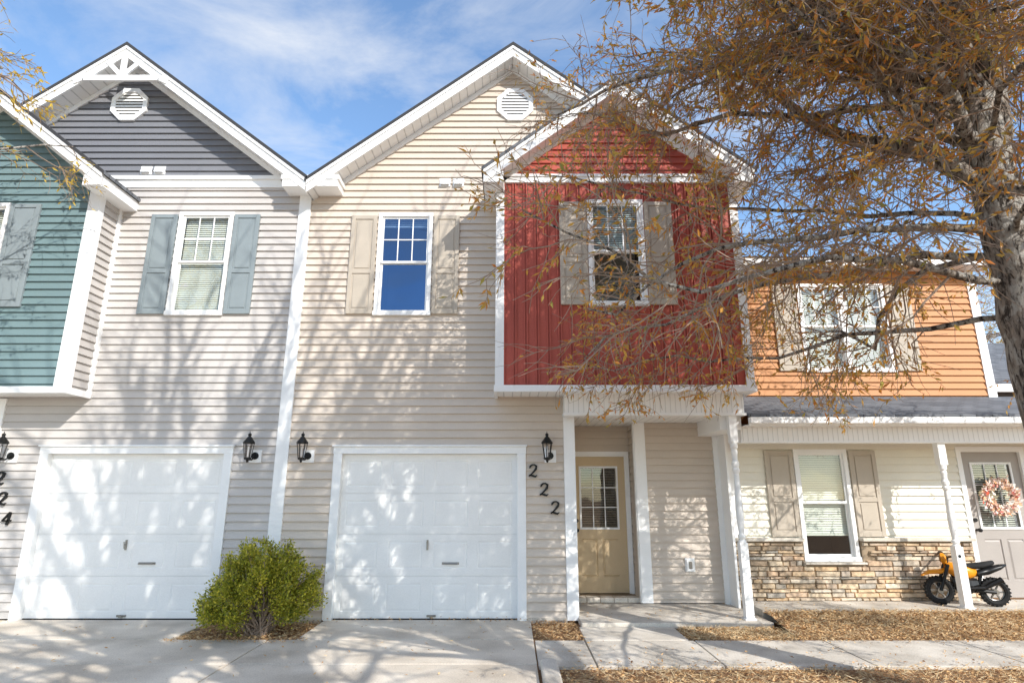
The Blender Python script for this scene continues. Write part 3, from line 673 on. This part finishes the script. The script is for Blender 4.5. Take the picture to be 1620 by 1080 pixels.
# ================================================================ shrub
def shrub(loc):
    S=empty('shrub',loc,'round leafy green shrub in the mulch between the garages','bush')
    sr=random.Random(5); st=MB().use('twig'); lf=MB().use('shrubleaf')
    base=Vector(loc); tips=[]
    for i in range(150):
        az=sr.uniform(0,6.283); el=math.asin(sr.uniform(.0,1))
        d=Vector((math.cos(az)*math.cos(el),math.sin(az)*math.cos(el),math.sin(el)))
        bump=.98+.11*math.sin(az*3+1)*math.cos(el)+.11*math.sin(el*5+az*2)+sr.uniform(-.12,.07)
        spike=i<50
        if spike: bump*=sr.uniform(1.0,1.12)
        p0=base+Vector((sr.uniform(-.12,.12),sr.uniform(-.12,.12),0.0)); p3=base+Vector((d.x*.58*bump,d.y*.46*bump,.24+d.z*.74*bump))
        mid=(p0+p3)/2+Vector((sr.uniform(-.06,.06),sr.uniform(-.06,.06),.05))
        st.tube([p0,mid,p3],[.012,.008,.003],4)
        if spike:
            up=(d*.5+Vector((sr.gauss(0,.2),sr.gauss(0,.2),1))).normalized(); ln=sr.uniform(.08,.17)
            st.tube([p3,p3+up*ln],[.003,.0015],3)
            for k in range(4): tips.append((p3+up*ln*(k+.5)/4,up,12,.019))
        tips.append((p3,d,42,.045))
        for k in range(4):
            q=mid.lerp(p3,sr.uniform(.3,1)); dd=(d+Vector((sr.gauss(0,.6),sr.gauss(0,.6),sr.gauss(0,.5)))).normalized()
            q2=q+dd*sr.uniform(.05,.12); st.tube([q,q2],[.004,.002],3); tips.append((q2,dd,40,.038))
    for p,d,n,sg in tips:
        for k in range(n):
            o=Vector((sr.gauss(0,sg),sr.gauss(0,sg),sr.gauss(0,sg)))
            q=p+o-d*sr.uniform(0,.08)
            if q.z<.03: continue
            dd=(d*.9+Vector((sr.gauss(0,.5),sr.gauss(0,.5),sr.gauss(0.2,.5)))).normalized()
            nn=Vector((sr.gauss(0,1),sr.gauss(0,1),sr.gauss(.6,1))).normalized()
            lf.leaf(q,dd,nn,sr.uniform(.026,.046),sr.uniform(.014,.024))
    make(st,'stem',S,origin=loc); make(lf,'foliage',S,origin=loc)
shrub((-3.02,7.68,-.03))

# ================================================================ trees
def build_tree(seed,nl=26,spread=3.9,zmin=2.9,bpm=4.6,tpm=8,leafper=7,lmat='leaf',ll=(.05,.10),lw=(.014,.026),ltop=5.2,lr0=.03,lr1=.03,droop=.05,elr=(.25,.8),wob=.15,rbm=.014,tw_r=1.0,cl=.42,bd_=.10,td_=.14,fork=.85,extra=(),prune=2.3):
    tr=random.Random(seed); tk=MB().use('bark'); cr=MB().use('twig'); lf=MB().use(lmat)
    V=Vector
    def grow(p,d,L,n,wob,droop,floor=0):
        pts=[p.copy()]; d=d.copy()
        for i in range(n):
            d=(d+V((tr.gauss(0,wob),tr.gauss(0,wob),tr.gauss(0,wob)-droop))).normalized()
            if floor and p.z<floor and d.z<.12: d.z=.12+abs(d.z)*.3; d.normalize()
            p=p+d*(L/n); pts.append(p.copy())
        return pts
    tp=[V((0,0,-.1)),V((.0,.0,.3)),V((.01,0,1.5)),V((.0,0,2.8)),V((-.03,.02,3.9)),V((-.06,.05,5.0)),V((-.05,.1,6.2)),V((0,.1,7.6)),V((.05,.05,9.0))]
    rr=[.34,.25,.215,.20,.185,.165,.13,.07,.02]
    P=[];Q=[]
    for k in range(len(tp)-1):
        for u in range(6):
            f=u/6; P.append(tp[k].lerp(tp[k+1],f)+V((tr.gauss(0,.010),tr.gauss(0,.010),0))); Q.append((rr[k]*(1-f)+rr[k+1]*f)*tr.uniform(.93,1.07))
    P.append(tp[-1]);Q.append(rr[-1])
    tk.tube(P,Q,22)
    def at(z):
        for a,b in zip(tp[:-1],tp[1:]):
            if a.z<=z<=b.z: return a.lerp(b,(z-a.z)/(b.z-a.z))
        return tp[-1]
    limbs=[]
    for k in range(nl):
        z=zmin+(k/nl)**1.1*ltop; az=k*2.39996+tr.uniform(-.3,.3)
        el=tr.uniform(*elr) if z>3.6 else tr.uniform(.2,.5)
        f=max(0,1-(z-2.9)/7.5)
        limbs.append((at(min(z,8.8)),V((math.cos(az)*math.cos(el),math.sin(az)*math.cos(el),math.sin(el))),spread*(.55+.55*f)*tr.uniform(.85,1.12),lr0*.55+lr1*f*tr.uniform(.6,1.1)))
    for az,el,L,r,z in ((2.6,1.05,4.2,.09,4.1),(5.2,1.1,4.0,.08,4.3),(.6,1.0,3.8,.075,4.7),(3.4,.7,4.3,.06,4.4),(2.9,.85,4.2,.06,5.2))+tuple(extra):
        limbs.append((at(z),V((math.cos(az)*math.cos(el),math.sin(az)*math.cos(el),math.sin(el))),L,r))
    def leafy(pts,n):
        m=len(pts)-1
        for _ in range(n):
            t=tr.uniform(.1,1)*m; i=min(int(t),m-1); q=pts[i].lerp(pts[i+1],t-i)
            d=(pts[i+1]-pts[i]).normalized()
            dd=(d*.7+V((tr.gauss(0,.6),tr.gauss(0,.6),tr.gauss(-.25,.55)))).normalized()
            nn=V((tr.gauss(0,1),tr.gauss(0,1),tr.gauss(.5,1))).normalized()
            lf.leaf(q,dd,nn,tr.uniform(*ll),tr.uniform(*lw))
    for p,d,L,r in limbs:
        pts=grow(p,d,L,12,wob,droop,prune+.75)
        tk.tube(pts,[r*(1-.88*i/12)+.003 for i in range(13)],6)
        nb=int(L*bpm)
        for j in range(nb):
            t=(.12+.88*(j+tr.random())/nb)*12; i=min(int(t),11); q=pts[i].lerp(pts[i+1],t-i); dd=(pts[i+1]-pts[i]).normalized()
            sd=V((tr.gauss(0,1),tr.gauss(0,1),tr.gauss(0.0,.8))); sd=(sd-dd*sd.dot(dd)).normalized()
            bd=(dd*.7+sd*fork).normalized(); bl=tr.uniform(.7,1.6)*(1.1-.038*t)
            rb=max(.005,min(rbm,r*.35*(1-.05*t)))
            bp=grow(q,bd,bl,6,.24 if fork>.6 else .12,bd_)
            if min(b.z for b in bp)<prune+.1: continue
            cr.tube(bp,[rb*(1-.8*k/6)+.0014 for k in range(7)],4,cap=False)
            clump=tr.random()
            for u in range(int(bl*tpm)+(2 if fork>.6 else 0)):
                tt=tr.uniform(.1,1)*6; a=min(int(tt),5); q2=bp[a].lerp(bp[a+1],tt-a); d2=(bp[a+1]-bp[a]).normalized()
                s2=V((tr.gauss(0,1),tr.gauss(0,1),tr.gauss(-.05,.8))); s2=(s2-d2*s2.dot(d2)).normalized()
                tw=grow(q2,(d2*.7+s2*.8).normalized(),tr.uniform(.18,.55),3,.26,td_)
                if tw[-1].z<prune: continue
                cr.tube(tw,[.0038*tw_r,.0032*tw_r,.0026*tw_r,.0017*tw_r],3,cap=False)
                leafy(tw,int(leafper*(1.7 if clump>cl else .3)*tr.uniform(.5,1.4)))
    return tk,cr,lf
def plant(parts3,loc,label,rot=0,sc=1):
    e=empty('tree',(0,0,0),label,'tree','oak trees along the street')
    tk,cr,lf=parts3
    parts=[make(tk,'trunk',e,origin=(0,0,0),smooth=True),make(cr,'branches',e,origin=(0,0,0))]
    if lf.v: parts.append(make(lf,'crown',e,origin=(0,0,0)))
    e.location=loc; e.rotation_euler=(0,0,rot); e.scale=(sc,sc,sc)
    return e,parts
def copytree(src,loc,rot,sc,label):
    e0,parts=src
    e=e0.copy(); COL.objects.link(e); e.location=loc; e.rotation_euler=(0,0,rot); e.scale=(sc,sc,sc); e['label']=label
    for p in parts:
        c=p.copy(); c.parent=e; COL.objects.link(c)
main=plant(build_tree(21,nl=44,bpm=6.3,tpm=11,leafper=4.8,spread=3.95,ll=(.05,.10),lw=(.016,.028),lr0=.022,lr1=.020,wob=.20,cl=.45,bd_=.06,td_=.08,
  extra=((3.2,.45,4.5,.045,4.5),(3.05,.70,4.6,.045,5.0),(2.75,.55,4.3,.04,4.8),(3.6,.5,4.2,.04,4.9),(3.3,.25,3.9,.035,3.7),(2.4,.35,4.0,.035,3.5))),(4.2,4.6,0),'oak with rough trunk and sparse orange leaves by the sidewalk')
side=plant(build_tree(5,nl=20,zmin=4.2,ltop=4.0,bpm=4,tpm=7,leafper=7,lmat='goldleaf',spread=3.8,prune=3.4),(-8.6,5.0,0),'oak with golden leaves beside the teal bay',1.0,1.0)
shade=plant(build_tree(33,nl=20,zmin=3.9,ltop=3.2,bpm=5.0,tpm=.9,leafper=1.0,spread=4.4,lr0=.05,lr1=.06,elr=(.8,1.3),rbm=.026,tw_r=2.0,wob=.08,droop=.0,bd_=.0,td_=.0,fork=.42),(4.6,.4,0),'oak tree by the drive casting shade on the garage',.7,1.1)
copytree(shade,(1.5,-.9,0),3.3,1.2,'oak tree beside the drive casting shade on the gray wall')
copytree(shade,(3.4,-2.0,0),5.0,1.3,'tall oak tree across the walk casting shade on the facade')
copytree(side,(13,19,0),.4,1.1,'oak tree standing behind the townhouses')
copytree(side,(10.5,18,0),3.4,.9,'oak tree standing behind the townhouses')

# ================================================================ wreath
W=empty('wreath',(7.17,9.06,1.28),'autumn leaf wreath hanging on the taupe door','wreath')
wr=random.Random(9); mb=MB().use('twig'); c=Vector((7.17,9.05,1.56))
mb.tube([c+Vector((math.cos(t)*.19,0,math.sin(t)*.19)) for t in [i*math.pi/12 for i in range(25)]],.02,6); make(mb,'ring',W)
mb=MB().use('wreathleaf')
for _ in range(460):
    a=wr.uniform(0,6.283); rr=wr.gauss(.19,.035); p=c+Vector((math.cos(a)*rr,-abs(wr.gauss(.0,.03))-.01,math.sin(a)*rr))
    d=Vector((math.cos(a+wr.gauss(.6,.8)),wr.uniform(-.7,.1),math.sin(a+wr.gauss(.6,.8)))).normalized()
    mb.leaf(p,d,Vector((wr.gauss(0,.4),-1,wr.gauss(0,.4))).normalized(),wr.uniform(.05,.09),wr.uniform(.03,.05))
make(mb,'wreath_leaves',W)

# ================================================================ toy motorcycle
bx,by,bz=5.86,8.74,.13
B=empty('toy_motorcycle',(bx,by,bz),'small orange ride-on toy motorcycle standing on the porch','toy')
def V3(x,y,z): return (bx+x,by+y,bz+z)
def wheel(x):
    mb=MB().use('rubber'); r=.155
    mb.tube([V3(x+math.cos(t)*r,0,.20+math.sin(t)*r) for t in [i*math.pi/12 for i in range(25)]],.043,8,cap=False)
    for i in range(24):
        t=i*math.pi/12
        for s in (-.028,.028): mb.tube([V3(x+math.cos(t)*.185,s-.018,.20+math.sin(t)*.185),V3(x+math.cos(t)*.19,s+.018,.20+math.sin(t)*.19)],.012,4)
    w=make(mb,'wheel',B)
    m=MB().use('metal')
    m.tube([V3(x,-.06,.20),V3(x,.06,.20)],.04,10)
    for i in range(6):
        t=i*math.pi*2/6; m.tube([V3(x,0,.20),V3(x+math.cos(t)*.125,0,.20+math.sin(t)*.125)],.014,5)
    m.tube([V3(x+math.cos(t)*.12,0,.20+math.sin(t)*.12) for t in [i*math.pi/12 for i in range(25)]],.014,6,cap=False)
    make(m,'rim',w)
wheel(0); wheel(.70)
mb=MB().use('black')
for s in (-.065,.065): mb.tube([V3(0,s,.20),V3(.14,s,.56)],[.022,.026],8)
mb.tube([V3(.14,-.07,.55),V3(.14,.07,.55)],.022,6); make(mb,'fork',B)
mb=MB().use('black'); mb.tube([V3(.15,-.02,.58),V3(.17,-.02,.66),V3(.2,-.26,.70)],.014,6); mb.tube([V3(.15,.02,.58),V3(.17,.02,.66),V3(.2,.26,.70)],.014,6)
mb.tube([V3(.195,-.22,.695),V3(.21,-.33,.705)],.023,8); mb.tube([V3(.195,.22,.695),V3(.21,.33,.705)],.023,8); make(mb,'handlebar',B)
def hull(mb,secs):
    n=10; base=len(mb.v)
    for x,zc,hw_,hh in secs:
        for j in range(n):
            t=2*math.pi*j/n; mb.v.append(V3(x,math.cos(t)*hw_,zc+math.sin(t)*hh))
    for k in range(len(secs)-1):
        for j in range(n):
            j2=(j+1)%n; mb.f.append((base+k*n+j,base+k*n+j2,base+(k+1)*n+j2,base+(k+1)*n+j)); mb.m.append(mb.cur)
    mb.f.append(tuple(base+j for j in range(n))); mb.m.append(mb.cur); mb.f.append(tuple(base+(len(secs)-1)*n+j for j in range(n))); mb.m.append(mb.cur)
mb=MB().use('orangeplastic')
hull(mb,[(.12,.53,.04,.04),(.17,.51,.09,.09),(.28,.47,.11,.12),(.40,.46,.10,.10),(.50,.46,.06,.06)])
hull(mb,[(-.20,.40,.04,.012),(-.1,.45,.07,.03),(.05,.46,.075,.035),(.15,.5,.05,.03)])
hull(mb,[(.08,.65,.02,.06),(.11,.64,.085,.085),(.14,.63,.06,.07)])
mb.use('black'); hull(mb,[(.50,.44,.08,.04),(.66,.49,.10,.06),(.82,.54,.07,.04),(.90,.57,.03,.015)])
make(mb,'body',B,smooth=True)
mb=MB().use('black')
hull(mb,[(.18,.32,.06,.08),(.26,.29,.10,.13),(.40,.28,.10,.12),(.50,.3,.06,.08)])
mb.tube([V3(.17,0,.5),V3(.28,0,.2),V3(.5,0,.2),V3(.56,0,.42)],.026,8); mb.tube([V3(.45,.05,.22),V3(.70,.05,.20)],.026,8); mb.tube([V3(.45,-.05,.22),V3(.70,-.05,.20)],.026,8)
mb.tube([V3(.28,-.09,.24),V3(.55,-.1,.26),V3(.78,-.1,.38)],[.02,.026,.042],8); make(mb,'engine_frame',B)
mb=MB().use('rubber'); hull(mb,[(.32,.54,.05,.03),(.44,.54,.085,.045),(.60,.56,.085,.045),(.74,.60,.06,.03)]); make(mb,'seat',B,smooth=True)
B.rotation_euler=(0,0,-R(14)); B.scale=(.93,.93,.93)

# ================================================================ light, sky, camera
ax=.72; el=R(33)
dirv=Vector((-ax,1,0)).normalized()*math.cos(el)+Vector((0,0,-math.sin(el)))
sd=bpy.data.lights.new('sun','SUN'); sd.energy=5.0; sd.angle=R(.35); sd.color=(1,.96,.895)
so=bpy.data.objects.new('sun',sd); COL.objects.link(so); so.rotation_euler=dirv.to_track_quat('-Z','Y').to_euler(); so.location=(10,-14,14)
w=bpy.data.worlds.new('World'); scene.world=w; w.use_nodes=True; nt=w.node_tree; L=nt.links
bg=nt.nodes['Background']; sky=N(nt,'ShaderNodeTexSky'); sky.sky_type='NISHITA'; sky.sun_disc=False; sky.sun_elevation=el; sky.sun_rotation=math.atan2(ax,-1); sky.air_density=1.0; sky.dust_density=.6; sky.ozone_density=1.6
gain=N(nt,'ShaderNodeVectorMath',operation='MULTIPLY'); gain.inputs[1].default_value=(1.7,1.9,2.0); L.new(sky.outputs[0],gain.inputs[0])
tc=N(nt,'ShaderNodeTexCoord'); mp=N(nt,'ShaderNodeMapping'); mp.inputs['Scale'].default_value=(1.3,1.0,3.6); mp.inputs['Rotation'].default_value=(0,R(28),R(15))
L.new(tc.outputs['Generated'],mp.inputs['Vector'])
n1=N(nt,'ShaderNodeTexNoise'); n1.inputs['Scale'].default_value=1.7; n1.inputs['Detail'].default_value=8; n1.inputs['Roughness'].default_value=.6; n1.inputs['Distortion'].default_value=.7; L.new(mp.outputs[0],n1.inputs['Vector'])
cr=N(nt,'ShaderNodeValToRGB'); cr.color_ramp.elements[0].position=.42; cr.color_ramp.elements[0].color=(0,0,0,1); cr.color_ramp.elements[1].position=.74; cr.color_ramp.elements[1].color=(.85,.85,.85,1)
L.new(n1.outputs['Fac'],cr.inputs[0])
mx=N(nt,'ShaderNodeMix',data_type='RGBA'); L.new(cr.outputs[0],mx.inputs[0]); L.new(gain.outputs[0],mx.inputs[6]); mx.inputs[7].default_value=(6.5,6.7,7.0,1)
L.new(mx.outputs[2],bg.inputs['Color']); bg.inputs['Strength'].default_value=.145
cam=bpy.data.cameras.new('camera'); cam.lens=20.9; cam.sensor_width=36; cam.clip_end=500
co=bpy.data.objects.new('camera',cam); COL.objects.link(co); co.location=(0,0,1.6); co.rotation_euler=(R(90+14.3),0,0)
scene.camera=co
scene.view_settings.view_transform='Standard'; scene.view_settings.look='None'; scene.view_settings.exposure=0
